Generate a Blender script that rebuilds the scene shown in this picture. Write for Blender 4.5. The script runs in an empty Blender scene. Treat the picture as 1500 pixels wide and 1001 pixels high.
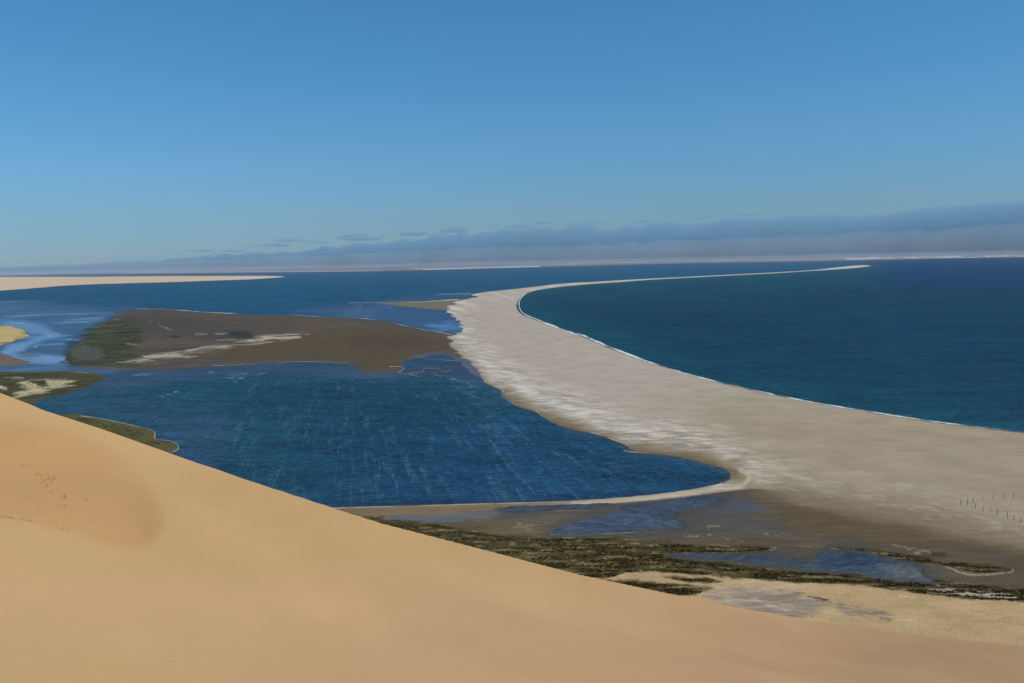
import bpy, math, random
import numpy as np
from mathutils import Matrix, Vector

random.seed(7)
rng = np.random.default_rng(11)
scene = bpy.context.scene
col = scene.collection

# ------------------------------------------------------------------ camera
EYE = 80.0                      # eye height above the water, metres
F = 1300.0                      # focal length in photo pixels (photo is 1500 wide)
HOR_C, HOR_S = 384.0, -0.0213
roll = math.atan(HOR_S)
pitch = math.atan((500.5 - HOR_C) * math.cos(roll) / F)
R3 = Matrix.Rotation(math.pi / 2 - pitch, 3, 'X') @ Matrix.Rotation(roll, 3, 'Z')
cd = bpy.data.cameras.new('camera'); cam = bpy.data.objects.new('camera', cd); col.objects.link(cam)
cam.matrix_world = Matrix.Translation((0, 0, EYE)) @ R3.to_4x4()
cd.sensor_fit = 'HORIZONTAL'; cd.sensor_width = 36; cd.lens = 36 * F / 1500
cd.clip_start = 0.5; cd.clip_end = 200000
scene.camera = cam
RN = np.array(R3)

def ray(u, v):
    u = np.asarray(u, float); v = np.asarray(v, float)
    d = np.stack([(u - 750) / F, -(v - 500.5) / F, -np.ones_like(u)], -1)
    return d @ RN.T
def ground_at(u, v, z=0.0):
    d = ray(u, v); t = (z - EYE) / d[..., 2]
    return np.stack([d[..., 0] * t, d[..., 1] * t, np.full(t.shape, float(z))], -1)
def at_range(u, v, r):
    d = ray(u, v); h = np.hypot(d[..., 0], d[..., 1]); t = r / h
    return np.stack([d[..., 0] * t, d[..., 1] * t, EYE + d[..., 2] * t], -1)
def to_px(x, y, z):
    P = np.stack([x, y, z - EYE], -1) @ RN
    w = -P[..., 2]; ok = w > 1e-3 * np.hypot(x, y) + 1e-6
    w = np.where(ok, w, 1)
    return np.where(ok, 750 + F * P[..., 0] / w, 99999.0), np.where(ok, 500.5 - F * P[..., 1] / w, 99999.0)

# ------------------------------------------------------------------ noise
def _h(ix, iy, s):
    n = (ix * 374761393 + iy * 668265263 + s * 982451653) & 0xffffffff
    n = ((n ^ (n >> 13)) * 1274126177) & 0xffffffff
    n = ((n ^ (n >> 16)) * 2246822519) & 0xffffffff
    return ((n ^ (n >> 15)) & 0xffffff) / float(0xffffff)
def vnoise(x, y, s=0):
    x = np.asarray(x, float); y = np.asarray(y, float)
    ix = np.floor(x).astype(np.int64); iy = np.floor(y).astype(np.int64)
    fx = x - ix; fy = y - iy
    fx = fx * fx * (3 - 2 * fx); fy = fy * fy * (3 - 2 * fy)
    a = _h(ix, iy, s); b = _h(ix + 1, iy, s); c = _h(ix, iy + 1, s); d = _h(ix + 1, iy + 1, s)
    return (a + (b - a) * fx) * (1 - fy) + (c + (d - c) * fx) * fy
def fbm(x, y, s=0, o=4):
    v = 0; a = 0.5; t = 0
    for k in range(o):
        v = v + a * vnoise(x * 2 ** k + 17.3 * k, y * 2 ** k - 9.1 * k, s + k); t += a; a *= 0.55
    return v / t * 2 - 1            # about -1..1
def sstep(a, b, x):
    t = np.clip((x - a) / (b - a), 0, 1); return t * t * (3 - 2 * t)

# ------------------------------------------------------------------ outlines (plan shapes, traced as seen and laid on the ground)
def smooth(pts, closed=True, n=4):
    P = np.array(pts, float); N = len(P); out = []
    rngi = range(N) if closed else range(N - 1)
    for i in rngi:
        if closed: p0, p1, p2, p3 = P[i - 1], P[i], P[(i + 1) % N], P[(i + 2) % N]
        else: p0, p1, p2, p3 = P[max(i - 1, 0)], P[i], P[i + 1], P[min(i + 2, N - 1)]
        for k in range(n):
            t = k / n
            out.append(0.5 * ((2 * p1) + (-p0 + p2) * t + (2 * p0 - 5 * p1 + 4 * p2 - p3) * t * t + (-p0 + 3 * p1 - 3 * p2 + p3) * t ** 3))
    if not closed: out.append(P[-1])
    return np.array(out)
def sdist(poly, U, V, closed=True, reach=60.0, asp=1.0):
    """signed distance (positive inside); asp stretches v so distances weigh vertical steps more"""
    out = np.full(U.shape, -reach)
    mn = poly.min(0) - reach; mx = poly.max(0) + reach
    sel = np.where((U > mn[0]) & (U < mx[0]) & (V > mn[1]) & (V < mx[1]))[0]
    if len(sel) == 0: return out
    u = U[sel]; v = V[sel]
    best = np.full(u.shape, 1e18); ins = np.zeros(u.shape, bool)
    n = len(poly)
    for i in range(n if closed else n - 1):
        a = poly[i]; b = poly[(i + 1) % n]
        ex, ey = b[0] - a[0], (b[1] - a[1]) * asp
        wx = u - a[0]; wy = (v - a[1]) * asp
        t = np.clip((wx * ex + wy * ey) / (ex * ex + ey * ey + 1e-12), 0, 1)
        d = (wx - t * ex) ** 2 + (wy - t * ey) ** 2
        np.minimum(best, d, out=best)
        if closed and a[1] != b[1]:
            c = ((a[1] > v) != (b[1] > v)) & (u < (b[0] - a[0]) * (v - a[1]) / (b[1] - a[1]) + a[0])
            ins ^= c
    d = np.sqrt(best)
    out[sel] = np.clip(np.where(ins, d, -d), -reach, reach) if closed else np.maximum(-d, -reach)
    return out

SPIT = smooth([(1276,389.6),(1258,392.3),(1220,395.2),(1180,397.6),(1133,400.6),(1060,404.3),(1000,407.4),(950,410.2),(900,414),(850,417.5),(805,422.5),
  (778,427.5),(765,434),(758,443),(757,452),(765,461),(785,469),(815,480),(850,492),(880,505),(920,521),(975,539),(1050,560),(1125,577),
  (1200,592),(1280,605),(1350,616),(1420,625),(1500,635),(1650,655),(1900,680),
  (1900,860),(1650,825),(1500,797),(1440,785),(1380,770),(1300,754),(1250,744),(1190,733),(1145,722),(1110,717),(1080,719),(1030,725),(960,733),(900,738),(850,741),
  (780,742.5),(700,744),(600,746),(500,748),(430,750),(430,744.5),(500,743),(600,740.5),(700,737.5),(780,735.5),(850,733),(920,728),(980,722),(1030,714),(1060,706),(1070,697),
  (1060,687),(1040,681),(1010,673),(975,667),(948,664),(928,662),(922,655),(905,648),(880,638),(858,633),(832,628),(805,617),(788,605),(765,598),(750,590),
  (738,579),(730,570),(712,562),(704,553),(702,545),(690,533),(673,520),(664,510),(661,500),(655,495),(672,487),(678,479),(670,469),(659,461),
  (655,452),(664,445),(684,438),(700,435),(690,432),(712,428),(750,424),(790,419.5),(825,415.5),(870,413),(940,409),(1000,406),(1060,403),(1133,399.4),(1190,395.8),(1220,392.6),(1258,388.8)], n=3)
FLAT = smooth([(150,470),(168,461),(200,453),(245,453),(310,458),(370,461),(430,462),(500,465),(550,469),(600,478),(640,486),(668,490),(690,500),(700,540),(704,553),
  (690,548),(672,530),(650,519),(622,523),(600,527),(585,533),(592,541),(570,546),(548,547),(525,543),(512,534),(470,531),(430,530),(375,534),(310,538),(260,542),
  (200,543),(140,541),(105,537),(99,520),(112,500),(132,485)], n=3)
MARSHL = smooth([(-60,546),(0,545),(60,545),(112,544),(150,549),(155,554),(138,563),(105,575),(55,588),(-20,620),(-80,620)], n=3)
SPUR = smooth([(95,607),(140,612),(172,618),(205,625),(227,633),(229,643),(248,646),(260,653),(262,659),(250,664),(240,690),(60,640)], n=3)
OCHRE_L = smooth([(-60,476),(0,477),(24,480),(42,490),(40,494),(22,498),(5,505),(-50,514)], n=3)
MUDL = smooth([(-60,514),(0,517),(22,526),(42,531),(25,535),(-60,538)], n=3)
TONGUE = smooth([(565,444),(600,442),(640,440),(662,438),(684,439),(664,446),(655,454),(630,453),(600,450),(575,448)], n=3)
LDUNE = smooth([(-400,455),(-100,433),(0,426),(60,421.5),(90,419),(120,417.5),(160,416),(200,415),(270,413),(350,410),(408,406.8),(416,405.5),(400,404.5),(350,404.3),(260,404.6),(180,405.2),(120,405.8),(0,406),(-400,410)], n=2)
FAR = np.array([(-900,424),(-300,411),(0,402.5),(200,401),(400,399),(520,398),(600,396.5),(700,393.5),(800,391),(900,388.5),(1000,386),(1100,384.6),(1250,382),(1350,379.5),(1500,377),(1800,371.5),(2400,362),(2400,300),(-900,300)], float)
# near shore south of the lagoon: everything down to the dune
SHORE = smooth([(380,747),(500,744.5),(600,742.5),(700,740),(780,738),(850,736),(950,728),(1030,718),(1075,708),(1120,712),(1300,750),(1500,790),(1900,850),(2600,900),(2600,1500),(-600,1500),(-600,760),(200,750)], n=2)
POOLS = [smooth(p, n=3) for p in [
  [(806,781),(822,771),(850,762),(885,754),(905,748),(900,742),(940,738),(985,732),(1030,728),(1062,731),(1050,738),(1010,746),(985,752),(988,760),(1004,770),(975,776),(920,779),(860,783)],
  [(975,814),(1010,811),(1060,811),(1110,813),(1150,819),(1175,824),(1195,821),(1200,812),(1215,807),(1250,808),(1290,815),(1320,823),(1345,829),(1352,840),(1368,852),(1330,852),(1285,846),(1250,840),(1200,838),(1160,830),(1110,826),(1050,821)],
  [(745,743),(790,740),(850,738.5),(905,737),(900,741),(840,746),(790,750),(740,751)]]]
LAGOON = smooth([(20,600),(70,585),(110,575),(140,560),(160,550),(200,541),(300,536),(430,529),(520,531),(550,545),(600,530),(660,515),(690,530),(712,545),(740,570),(800,600),
  (860,622),(940,650),(1040,670),(1090,700),(1040,726),(900,742),(600,748),(430,752),(300,740),(100,660)], n=2)

# ------------------------------------------------------------------ colour helpers
def lin(c):
    c = np.array(c, float) / 255.0
    return np.where(c <= 0.04045, c / 12.92, ((c + 0.055) / 1.055) ** 2.4)
KG = np.array([0.86, 0.87, 0.98]); KGAIN = [1.0]
def alb(r, g, b): return lin((r, g, b)) / KG * KGAIN[0]

# ------------------------------------------------------------------ meshes from grids
def grid_object(name, X, Y, Z, attrs, mat, keep=None, wrap=False, thick=None):
    nr, nc = X.shape
    idx = np.arange(nr * nc).reshape(nr, nc)
    if wrap: idx = np.concatenate([idx, idx[:, :1]], 1)
    q = np.stack([idx[:-1, :-1], idx[1:, :-1], idx[1:, 1:], idx[:-1, 1:]], -1).reshape(-1, 4)
    # grids run outward (rows) and left to right (columns): this winding faces up
    q = q[:, ::-1]
    if keep is not None: q = q[keep.reshape(-1)]
    used = np.unique(q); remap = np.full(nr * nc, -1); remap[used] = np.arange(len(used))
    q = remap[q]
    co = np.stack([X, Y, Z], -1).reshape(-1, 3)[used]
    me = bpy.data.meshes.new(name)
    me.vertices.add(len(co)); me.vertices.foreach_set('co', co.astype(np.float32).ravel())
    me.loops.add(len(q) * 4); me.loops.foreach_set('vertex_index', q.astype(np.int32).ravel())
    me.polygons.add(len(q)); me.polygons.foreach_set('loop_start', np.arange(0, len(q) * 4, 4, dtype=np.int32))
    me.polygons.foreach_set('use_smooth', np.ones(len(q), bool))
    for k, a in attrs.items():
        a = np.asarray(a)
        if a.ndim == 3:
            at = me.attributes.new(k, 'FLOAT_COLOR', 'POINT'); a = a.reshape(-1, 3)[used]
            at.data.foreach_set('color', np.concatenate([a, np.ones((len(a), 1))], 1).astype(np.float32).ravel())
        else:
            at = me.attributes.new(k, 'FLOAT', 'POINT'); at.data.foreach_set('value', a.reshape(-1)[used].astype(np.float32))
    me.update(); me.validate()
    me.materials.append(mat)
    o = bpy.data.objects.new(name, me); col.objects.link(o); return o
def tag(o, label=None, cat=None, group=None, kind=None):
    if label: o['label'] = label
    if cat: o['category'] = cat
    if group: o['group'] = group
    if kind: o['kind'] = kind
    return o

# ------------------------------------------------------------------ materials
class NT:
    def __init__(s, name):
        s.m = bpy.data.materials.new(name); s.m.use_nodes = True; s.t = s.m.node_tree; s.t.nodes.clear()
        s.out = s.t.nodes.new('ShaderNodeOutputMaterial')
    def n(s, typ, **kw):
        x = s.t.nodes.new(typ)
        for k, v in kw.items(): setattr(x, k, v)
        return x
    def l(s, a, b): s.t.links.new(a, b)
    def attr(s, name):
        a = s.n('ShaderNodeAttribute', attribute_name=name); return a
    def coord(s): return s.n('ShaderNodeTexCoord').outputs['Object']
    def mapping(s, src, scale=(1, 1, 1), rot=(0, 0, 0)):
        if any(rot):                     # turn first, stretch afterwards
            q = s.n('ShaderNodeMapping'); q.inputs['Rotation'].default_value = rot; s.l(src, q.inputs['Vector']); src = q.outputs[0]; rot = (0, 0, 0)
        m = s.n('ShaderNodeMapping'); m.inputs['Scale'].default_value = scale; m.inputs['Rotation'].default_value = rot
        s.l(src, m.inputs['Vector']); return m.outputs[0]
    def noise(s, src, scale, detail=4, rough=0.55, dist=0.0):
        x = s.n('ShaderNodeTexNoise'); x.inputs['Scale'].default_value = scale; x.inputs['Detail'].default_value = detail
        x.inputs['Roughness'].default_value = rough; x.inputs['Distortion'].default_value = dist; s.l(src, x.inputs['Vector']); return x.outputs[0]
    def math(s, op, a, b=None, clamp=False):
        x = s.n('ShaderNodeMath', operation=op, use_clamp=clamp)
        for i, q in enumerate((a, b)):
            if q is None: continue
            if isinstance(q, (int, float)): x.inputs[i].default_value = q
            else: s.l(q, x.inputs[i])
        return x.outputs[0]
    def ramp(s, src, a, b, lo=0.0, hi=1.0):
        x = s.n('ShaderNodeMapRange', interpolation_type='SMOOTHSTEP')
        x.inputs['From Min'].default_value = a; x.inputs['From Max'].default_value = b
        x.inputs['To Min'].default_value = lo; x.inputs['To Max'].default_value = hi
        s.l(src, x.inputs['Value']); return x.outputs[0]
    def mix(s, fac, a, b, blend='MIX'):
        x = s.n('ShaderNodeMix', data_type='RGBA', blend_type=blend)
        for i, q in ((0, fac), (6, a), (7, b)):
            if isinstance(q, (int, float)): x.inputs[i].default_value = q
            elif isinstance(q, (tuple, list, np.ndarray)): x.inputs[i].default_value = (*[float(e) for e in q][:3], 1)
            else: s.l(q, x.inputs[i])
        return x.outputs[2]
    def scale(s, colr, val):
        x = s.n('ShaderNodeVectorMath', operation='SCALE'); s.l(colr, x.inputs[0])
        if isinstance(val, (int, float)): x.inputs['Scale'].default_value = val
        else: s.l(val, x.inputs['Scale'])
        return x.outputs[0]

def land_material():
    t = NT('ground'); co = t.coord()
    c = t.attr('albedo').outputs['Color']
    n1 = t.noise(co, 1.6, 5, 0.7); n2 = t.noise(co, 0.05, 6, 0.6); n3 = t.noise(t.mapping(co, (0.35, 1.6, 1)), 0.22, 4, 0.7)
    f = t.math('ADD', t.ramp(n1, 0.25, 0.75, 0.86, 1.14), t.ramp(n2, 0.25, 0.75, -0.10, 0.10))
    f = t.math('ADD', f, t.math('MULTIPLY', t.ramp(n3, 0.3, 0.7, -1.0, 1.0), t.math('MULTIPLY', t.attr('rough').outputs['Fac'], 0.32)))
    cc = t.scale(c, f)
    n4 = t.noise(t.mapping(co, (0.3, 1.3, 1), (0, 0, 0.12)), 0.75, 4, 0.7)
    f = t.math('ADD', f, t.math('MULTIPLY', t.ramp(n4, 0.3, 0.7, -1.0, 1.0), t.math('MULTIPLY', t.attr('rough').outputs['Fac'], 0.2)))
    b = t.n('ShaderNodeBump'); b.inputs['Strength'].default_value = 0.5; b.inputs['Distance'].default_value = 0.25
    t.l(t.noise(co, 1.1, 5, 0.65), b.inputs['Height'])
    d = t.n('ShaderNodeBsdfDiffuse'); t.l(cc, d.inputs['Color']); t.l(b.outputs[0], d.inputs['Normal'])
    g = t.n('ShaderNodeBsdfGlossy'); g.inputs['Roughness'].default_value = 0.18
    g.inputs['Color'].default_value = (0.9, 0.93, 1, 1)
    b2 = t.n('ShaderNodeBump'); b2.inputs['Strength'].default_value = 0.25; b2.inputs['Distance'].default_value = 0.05
    t.l(t.noise(co, 0.7, 3), b2.inputs['Height']); t.l(b2.outputs[0], g.inputs['Normal'])
    wet = t.attr('wet').outputs['Fac']
    wn = t.ramp(t.noise(t.mapping(co, (0.25, 1, 1)), 0.09, 6, 0.7), 0.36, 0.62, 0.35, 1.0)
    m = t.n('ShaderNodeMixShader'); t.l(t.math('MULTIPLY', t.math('MULTIPLY', wet, wn), 0.42), m.inputs[0])
    t.l(d.outputs[0], m.inputs[1]); t.l(g.outputs[0], m.inputs[2]); t.l(m.outputs[0], t.out.inputs['Surface'])
    return t.m

WIND = math.atan2(-250, F)       # streaks run towards the photo's x = 500 on the horizon
def water_material():
    t = NT('water'); co = t.coord()
    c = t.attr('albedo').outputs['Color']; calm = t.attr('calm').outputs['Fac']; st = t.attr('streak').outputs['Fac']
    rot = (0, 0, WIND)            # turn so that local y runs along the wind
    # wind streaks: long along the wind, broken up by short waves across it
    s1 = t.noise(t.mapping(co, (0.33, 0.016, 1), rot), 1.0, 5, 0.66, 1.3)
    s2 = t.noise(t.mapping(co, (0.75, 0.06, 1), rot), 1.0, 4, 0.6, 1.0)
    w1 = t.noise(t.mapping(co, (0.20, 0.38, 1), rot), 1.0, 6, 0.74, 0.8)
    w2 = t.noise(t.mapping(co, (0.35, 1.1, 1), rot), 1.0, 3, 0.6)
    big = t.noise(co, 0.006, 4, 0.6)
    band = t.math('MULTIPLY', t.ramp(s1, 0.50, 0.66), t.ramp(w1, 0.38, 0.60))
    band = t.math('ADD', band, t.math('MULTIPLY', t.math('MULTIPLY', t.ramp(s2, 0.50, 0.66), t.ramp(w1, 0.46, 0.64)), 0.75))
    patch = t.ramp(t.noise(t.mapping(co, (0.02, 0.008, 1), rot), 1.0, 3, 0.6), 0.36, 0.62, 0.25, 1.0)
    fac = t.math('MULTIPLY', t.math('MULTIPLY', band, patch), st, True)
    f = t.math('ADD', t.ramp(w1, 0.25, 0.75, 0.55, 1.45), t.ramp(big, 0.3, 0.7, -0.12, 0.12))
    f = t.math('ADD', f, t.ramp(w2, 0.3, 0.7, -0.14, 0.14))
    w3 = t.noise(t.mapping(co, (0.02, 0.06, 1), (0, 0, 0.25)), 1.0, 5, 0.7, 0.4)
    f = t.math('ADD', f, t.ramp(w3, 0.3, 0.7, -0.22, 0.22))
    f = t.math('ADD', t.math('MULTIPLY', t.math('SUBTRACT', f, 1.0), t.ramp(calm, 0, 1, 1, 0.15)), 1.0)
    cc = t.scale(c, f)
    cc = t.mix(t.math('MULTIPLY', fac, 0.44), cc, tuple(alb(104, 142, 168)))
    h = t.math('ADD', t.math('MULTIPLY', w1, 1.6), t.math('MULTIPLY', w2, 0.5))
    b = t.n('ShaderNodeBump'); b.inputs['Distance'].default_value = 1.0
    t.l(t.ramp(calm, 0, 1, 0.8, 0.05), b.inputs['Strength']); t.l(h, b.inputs['Height'])
    d = t.n('ShaderNodeBsdfDiffuse'); t.l(cc, d.inputs['Color']); t.l(b.outputs[0], d.inputs['Normal'])
    g = t.n('ShaderNodeBsdfGlossy'); t.l(b.outputs[0], g.inputs['Normal']); t.l(t.ramp(calm, 0, 1, 0.35, 0.1), g.inputs['Roughness'])
    m = t.n('ShaderNodeMixShader'); t.l(t.ramp(calm, 0, 1, 0.03, 0.42), m.inputs[0])
    t.l(d.outputs[0], m.inputs[1]); t.l(g.outputs[0], m.inputs[2]); t.l(m.outputs[0], t.out.inputs['Surface'])
    return t.m

def dune_material():
    t = NT('dune_sand'); co = t.coord()
    c = t.attr('albedo').outputs['Color']
    n1 = t.noise(co, 9, 4, 0.7); n2 = t.noise(t.mapping(co, (1, 0.4, 1)), 0.06, 5, 0.55); n3 = t.noise(t.mapping(co, (1.0, 3.0, 1), (0, 0, -0.5)), 0.9, 3, 0.6)
    f = t.math('ADD', t.ramp(n1, 0.2, 0.8, 0.95, 1.05), t.ramp(n2, 0.25, 0.75, -0.05, 0.05))
    f = t.math('ADD', f, t.ramp(n3, 0.3, 0.7, -0.012, 0.012))
    b = t.n('ShaderNodeBump'); b.inputs['Strength'].default_value = 0.25; b.inputs['Distance'].default_value = 0.04
    rp = t.n('ShaderNodeTexWave', wave_type='BANDS'); rp.inputs['Scale'].default_value = 1.6; rp.inputs['Distortion'].default_value = 5; rp.inputs['Detail'].default_value = 3
    t.l(t.mapping(co, (1, 1, 1), (0, 0, 0.5)), rp.inputs['Vector'])
    t.l(t.math('ADD', t.math('MULTIPLY', rp.outputs['Fac'], 0.35), t.noise(co, 4, 4, 0.6)), b.inputs['Height'])
    d = t.n('ShaderNodeBsdfDiffuse'); d.inputs['Roughness'].default_value = 0.6
    t.l(t.scale(c, f), d.inputs['Color']); t.l(b.outputs[0], d.inputs['Normal']); t.l(d.outputs[0], t.out.inputs['Surface'])
    return t.m

def simple_material(name, c, var=0.15, scale=3.0):
    t = NT(name); co = t.coord()
    d = t.n('ShaderNodeBsdfDiffuse')
    rgb = t.n('ShaderNodeRGB'); rgb.outputs[0].default_value = (*[float(e) for e in c], 1)
    t.l(t.scale(rgb.outputs[0], t.ramp(t.noise(co, scale, 4), 0.25, 0.75, 1 - var, 1 + var)), d.inputs['Color'])
    t.l(d.outputs[0], t.out.inputs['Surface']); return t.m

M_land, M_water, M_dune = land_material(), water_material(), dune_material()

# ------------------------------------------------------------------ the ground sheet
R_MAX = 30000.0
dep = np.concatenate([np.arange(EYE / R_MAX * F, 60, 0.45), np.arange(60, 220, 0.9), np.arange(220, 640, 1.5), np.arange(660, 6000, 400)])
rad = (EYE * F / dep)[::-1]
az = np.radians(np.concatenate([np.arange(-180, -60, 4), np.arange(-60, -33, 1.0), np.arange(-33, 33, 0.066), np.arange(33, 60, 1.0), np.arange(60, 180, 4)]))
AZ, RR = np.meshgrid(az, rad)
GX, GY = RR * np.sin(AZ), RR * np.cos(AZ)
shape = GX.shape
U, V = to_px(GX.ravel(), GY.ravel(), np.zeros(GX.size))
LR = np.log(RR.ravel()); AZf = AZ.ravel(); WX, WY = GX.ravel(), GY.ravel(); Rf = RR.ravel()
DEP = EYE * F / Rf                       # how steeply the spot is seen, ~ photo pixels below the horizon

# outlines get a natural wobble that grows with their distance (noise over bearing and log distance is isotropic on the ground)
def N(k, s, o=4): return fbm(AZf * k, LR * k, s, o)
wob = N(60, 3, 5); wob2 = N(22, 8, 4); wobf = N(150, 14, 4)
amp = np.clip(DEP / 60, 0.2, 2.0)
Uw = U + 3.0 * amp * N(45, 21, 4); Vw = V + (0.9 * wob + 0.5 * wobf) * np.clip(DEP / 90, 0.08, 2.0)

fing = fbm(U / 34 + V / 9, V / 1.7, 81, 3); fing2 = fbm(U / 60 + V / 20, V / 3.2, 83, 4)
JW = sstep(760, 690, U) * sstep(432, 440, V) * sstep(560, 530, V)
S_SPIT = sdist(SPIT, U + 0.8 * amp * wob + (9 * fing + 7 * fing2) * JW + 2.5 * fing * sstep(560, 600, V) * sstep(715, 700, V), V + 0.35 * amp * wobf)
S_FLAT = sdist(FLAT, Uw + (16 * fing + 22 * fing2) * sstep(240, 190, U) + 4 * fing, Vw); S_ML = sdist(MARSHL, Uw + 12 * fing2, Vw); S_SPUR = sdist(SPUR, U, V)
S_OL = sdist(OCHRE_L, Uw + 9 * fing2, Vw); S_MUDL = sdist(MUDL, Uw + 12 * fing2, Vw); S_TON = sdist(TONGUE, Uw + 26 * fing2, Vw)
S_LD = sdist(LDUNE, U, V + 0.5 * wob2 * np.clip(DEP / 20, 0, 1), asp=3); S_FAR = sdist(FAR, U, V + 0.25 * wob, asp=3)
S_SH = sdist(SHORE, U + 0.8 * amp * wob, V + 0.25 * amp * wobf)
S_PO = np.maximum.reduce([sdist(p, Uw + 16 * fbm(U / 50, V / 4, 85, 4), Vw) for p in POOLS])
S_PO = np.minimum(S_PO, 60)

land = np.full(U.shape, -60.0)
for s in (S_SPIT, S_FLAT, S_ML, S_SPUR, S_OL, S_MUDL, S_TON, S_LD, S_FAR, S_SH): land = np.maximum(land, s)
land = np.minimum(land, -S_PO)
behind = (np.abs(AZf) > math.radians(62))
land = np.where(behind & (AZf < 0), 5.0, land)
Zg = -0.35 + 0.5 * sstep(-2.2, 1.0, land)
Zg = Zg + 0.55 * sstep(0, 40, S_SPIT) * np.clip(DEP / 60, 0.3, 1) + 0.12 * sstep(0, 20, land) * (0.5 + 0.5 * wob)
Zg = Zg + sstep(0, 8, S_LD) * (6 + 5 * wob2) + sstep(0, 6, S_FAR) * (3 + 3 * wob2)
Zg = Zg + 0.5 * sstep(0, 8, S_OL)

C = np.zeros((U.size, 3)) + alb(86, 78, 68)
WET = np.zeros(U.size); RGH = np.full(U.size, 0.35)
def paint(mask, rgb, wet=None, rough=None):
    global C, WET, RGH
    m = np.clip(mask, 0, 1)[:, None]; C[:] = C * (1 - m) + alb(*rgb) * m
    if wet is not None: WET[:] = WET * (1 - m[:, 0]) + wet * m[:, 0]
    if rough is not None: RGH[:] = RGH * (1 - m[:, 0]) + rough * m[:, 0]
def poly(pts, soft=3.0, w=1.0, n=3, off=0.0, asp=1.0):
    return sstep(-soft, soft, sdist(smooth(pts, n=n), U + (Uw - U) * w * 1.6, V + (Vw - V) * w * 1.6, reach=soft + 6, asp=asp) + off)
def line(pts, wid, w=1.0, soft=0.7, asp=1.0):
    d = -sdist(smooth(pts, False, 5), U + (Uw - U) * w, V + (Vw - V) * w, closed=False, reach=wid + 8, asp=asp)
    return 1 - sstep(wid * 0.5, wid * 0.5 + soft, d)

nz = N(35, 40, 5); nzf = N(120, 44, 5); nzl = fbm(AZf * 16, LR * 60, 50, 5); nzs = fbm(AZf * 40, LR * 150, 52, 4)
nzd = fbm((U * 0.040 + V * 0.010), (V - U * 0.16) * 0.36, 60, 6)
# --- the flats across the lagoon
m = sstep(-1, 1, S_FLAT)
paint(m, (94, 82, 72), 0.02)
paint(m * sstep(9, 1, S_FLAT + 4 * nz) * 0.6, (72, 68, 66), 0.25)
for q in range(9):
    uu, vv = random.uniform(300, 620), random.uniform(470, 530)
    paint(m * line([(uu, vv), (uu + 12, vv + random.uniform(-1, 2)), (uu + 30, vv + random.uniform(-1, 3)), (uu + random.uniform(40, 70), vv + random.uniform(-2, 5))], 0.8, 4.0) * 0.45, random.choice([(64, 60, 56), (64, 60, 56), (108, 96, 80)]), 0.1)
paint(m * sstep(-0.1, 0.7, nzl + 0.2) * 0.7, (70, 65, 61))
paint(m * poly([(160,462),(230,462),(330,470),(420,470),(430,490),(330,500),(240,492),(160,500)], 8) * 0.7, (74, 70, 69))
paint(m * poly([(330,500),(430,492),(560,480),(640,492),(690,505),(640,522),(560,548),(510,532),(400,530),(330,530)], 10), (88, 76, 60))
paint(m * poly([(300,468),(480,470),(560,478),(500,488),(400,484)], 10) * 0.5, (94, 80, 68))
paint(m * poly([(520,496),(610,496),(625,506),(560,510),(520,506)], 8) * 0.5, (72, 64, 54))
g = sstep(-10, 8, sdist(smooth([(102,536),(100,515),(118,498),(112,490),(142,474),(180,470),(198,476),(200,488),(205,500),(200,515),(208,528),(190,535)]), U + 14 * fing + 16 * fing2, V, reach=20))
paint(m * g * sstep(-0.5, 0.0, fing2 + 0.4 * fing + 0.25), (64, 68, 52), 0.0, 1.0)
paint(m * g * sstep(0.05, 0.5, nzl), (88, 86, 74))
paint(m * g * sstep(0.1, 0.5, -nzs) * 0.8, (50, 56, 42))
paint(m * poly([(104,512),(125,505),(150,515),(145,528),(112,528)], 4) * 0.7, (84, 84, 76), 0.15)
pale = poly([(210,523),(235,519),(260,517),(290,513),(310,508),(345,503),(375,496),(400,492),(440,490),(438,494),(405,498),(370,503),(330,508),(290,516),(265,523),(240,526),(205,530),(180,531),(205,526)], 3.2, 3.0)
paint(m * pale * sstep(-0.45, 0.05, nzl + 0.7 * fing2 + 0.5 * fing + 0.12), (180, 167, 150), 0, 1.0)
paint(m * poly([(345,505),(385,497),(420,493),(445,489),(420,488),(380,489),(350,498)], 3) * 0.6 * sstep(-.3, .3, nzl), (150, 135, 118))
for a in ([(160,461.5),(175,462)], [(162,468),(176,468)], [(285,490),(300,489.5)], [(312,489),(332,489.5)], [(322,499),(345,497)], [(188,505),(206,506)], [(225,471),(238,478),(250,483)],
          [(120,510),(128,510)], [(100,499),(118,497.5)], [(176,531),(190,530.5)]):
    paint(m * line(a, 1.2, 2.5) * sstep(-0.5, 0.2, nzs) * 0.6, (150, 138, 122))
paint(m * poly([(330,487),(360,486),(372,490),(365,497),(340,494)], 3), (58, 56, 54))
for a in ([(185,477),(205,476)], [(175,489),(205,487)], [(186,483),(198,483)], [(245,494),(262,494)]):
    paint(m * line(a, 2.2, 4) * sstep(-0.5, 0.1, fing2), (54, 54, 44))
# shallow film along the flats' southern and eastern edge
film = poly([(120,541),(200,540),(260,543),(300,540),(330,545),(250,556),(170,556)], 4)
paint(film * sstep(-60, -0.2, S_ML) , (88, 86, 92), 0.45)
paint(sstep(-3, 3, S_FLAT) * poly([(602,526),(640,518),(668,522),(700,540),(706,556),(670,553),(620,545),(596,541)], 4), (84, 84, 96), 0.5)
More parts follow.
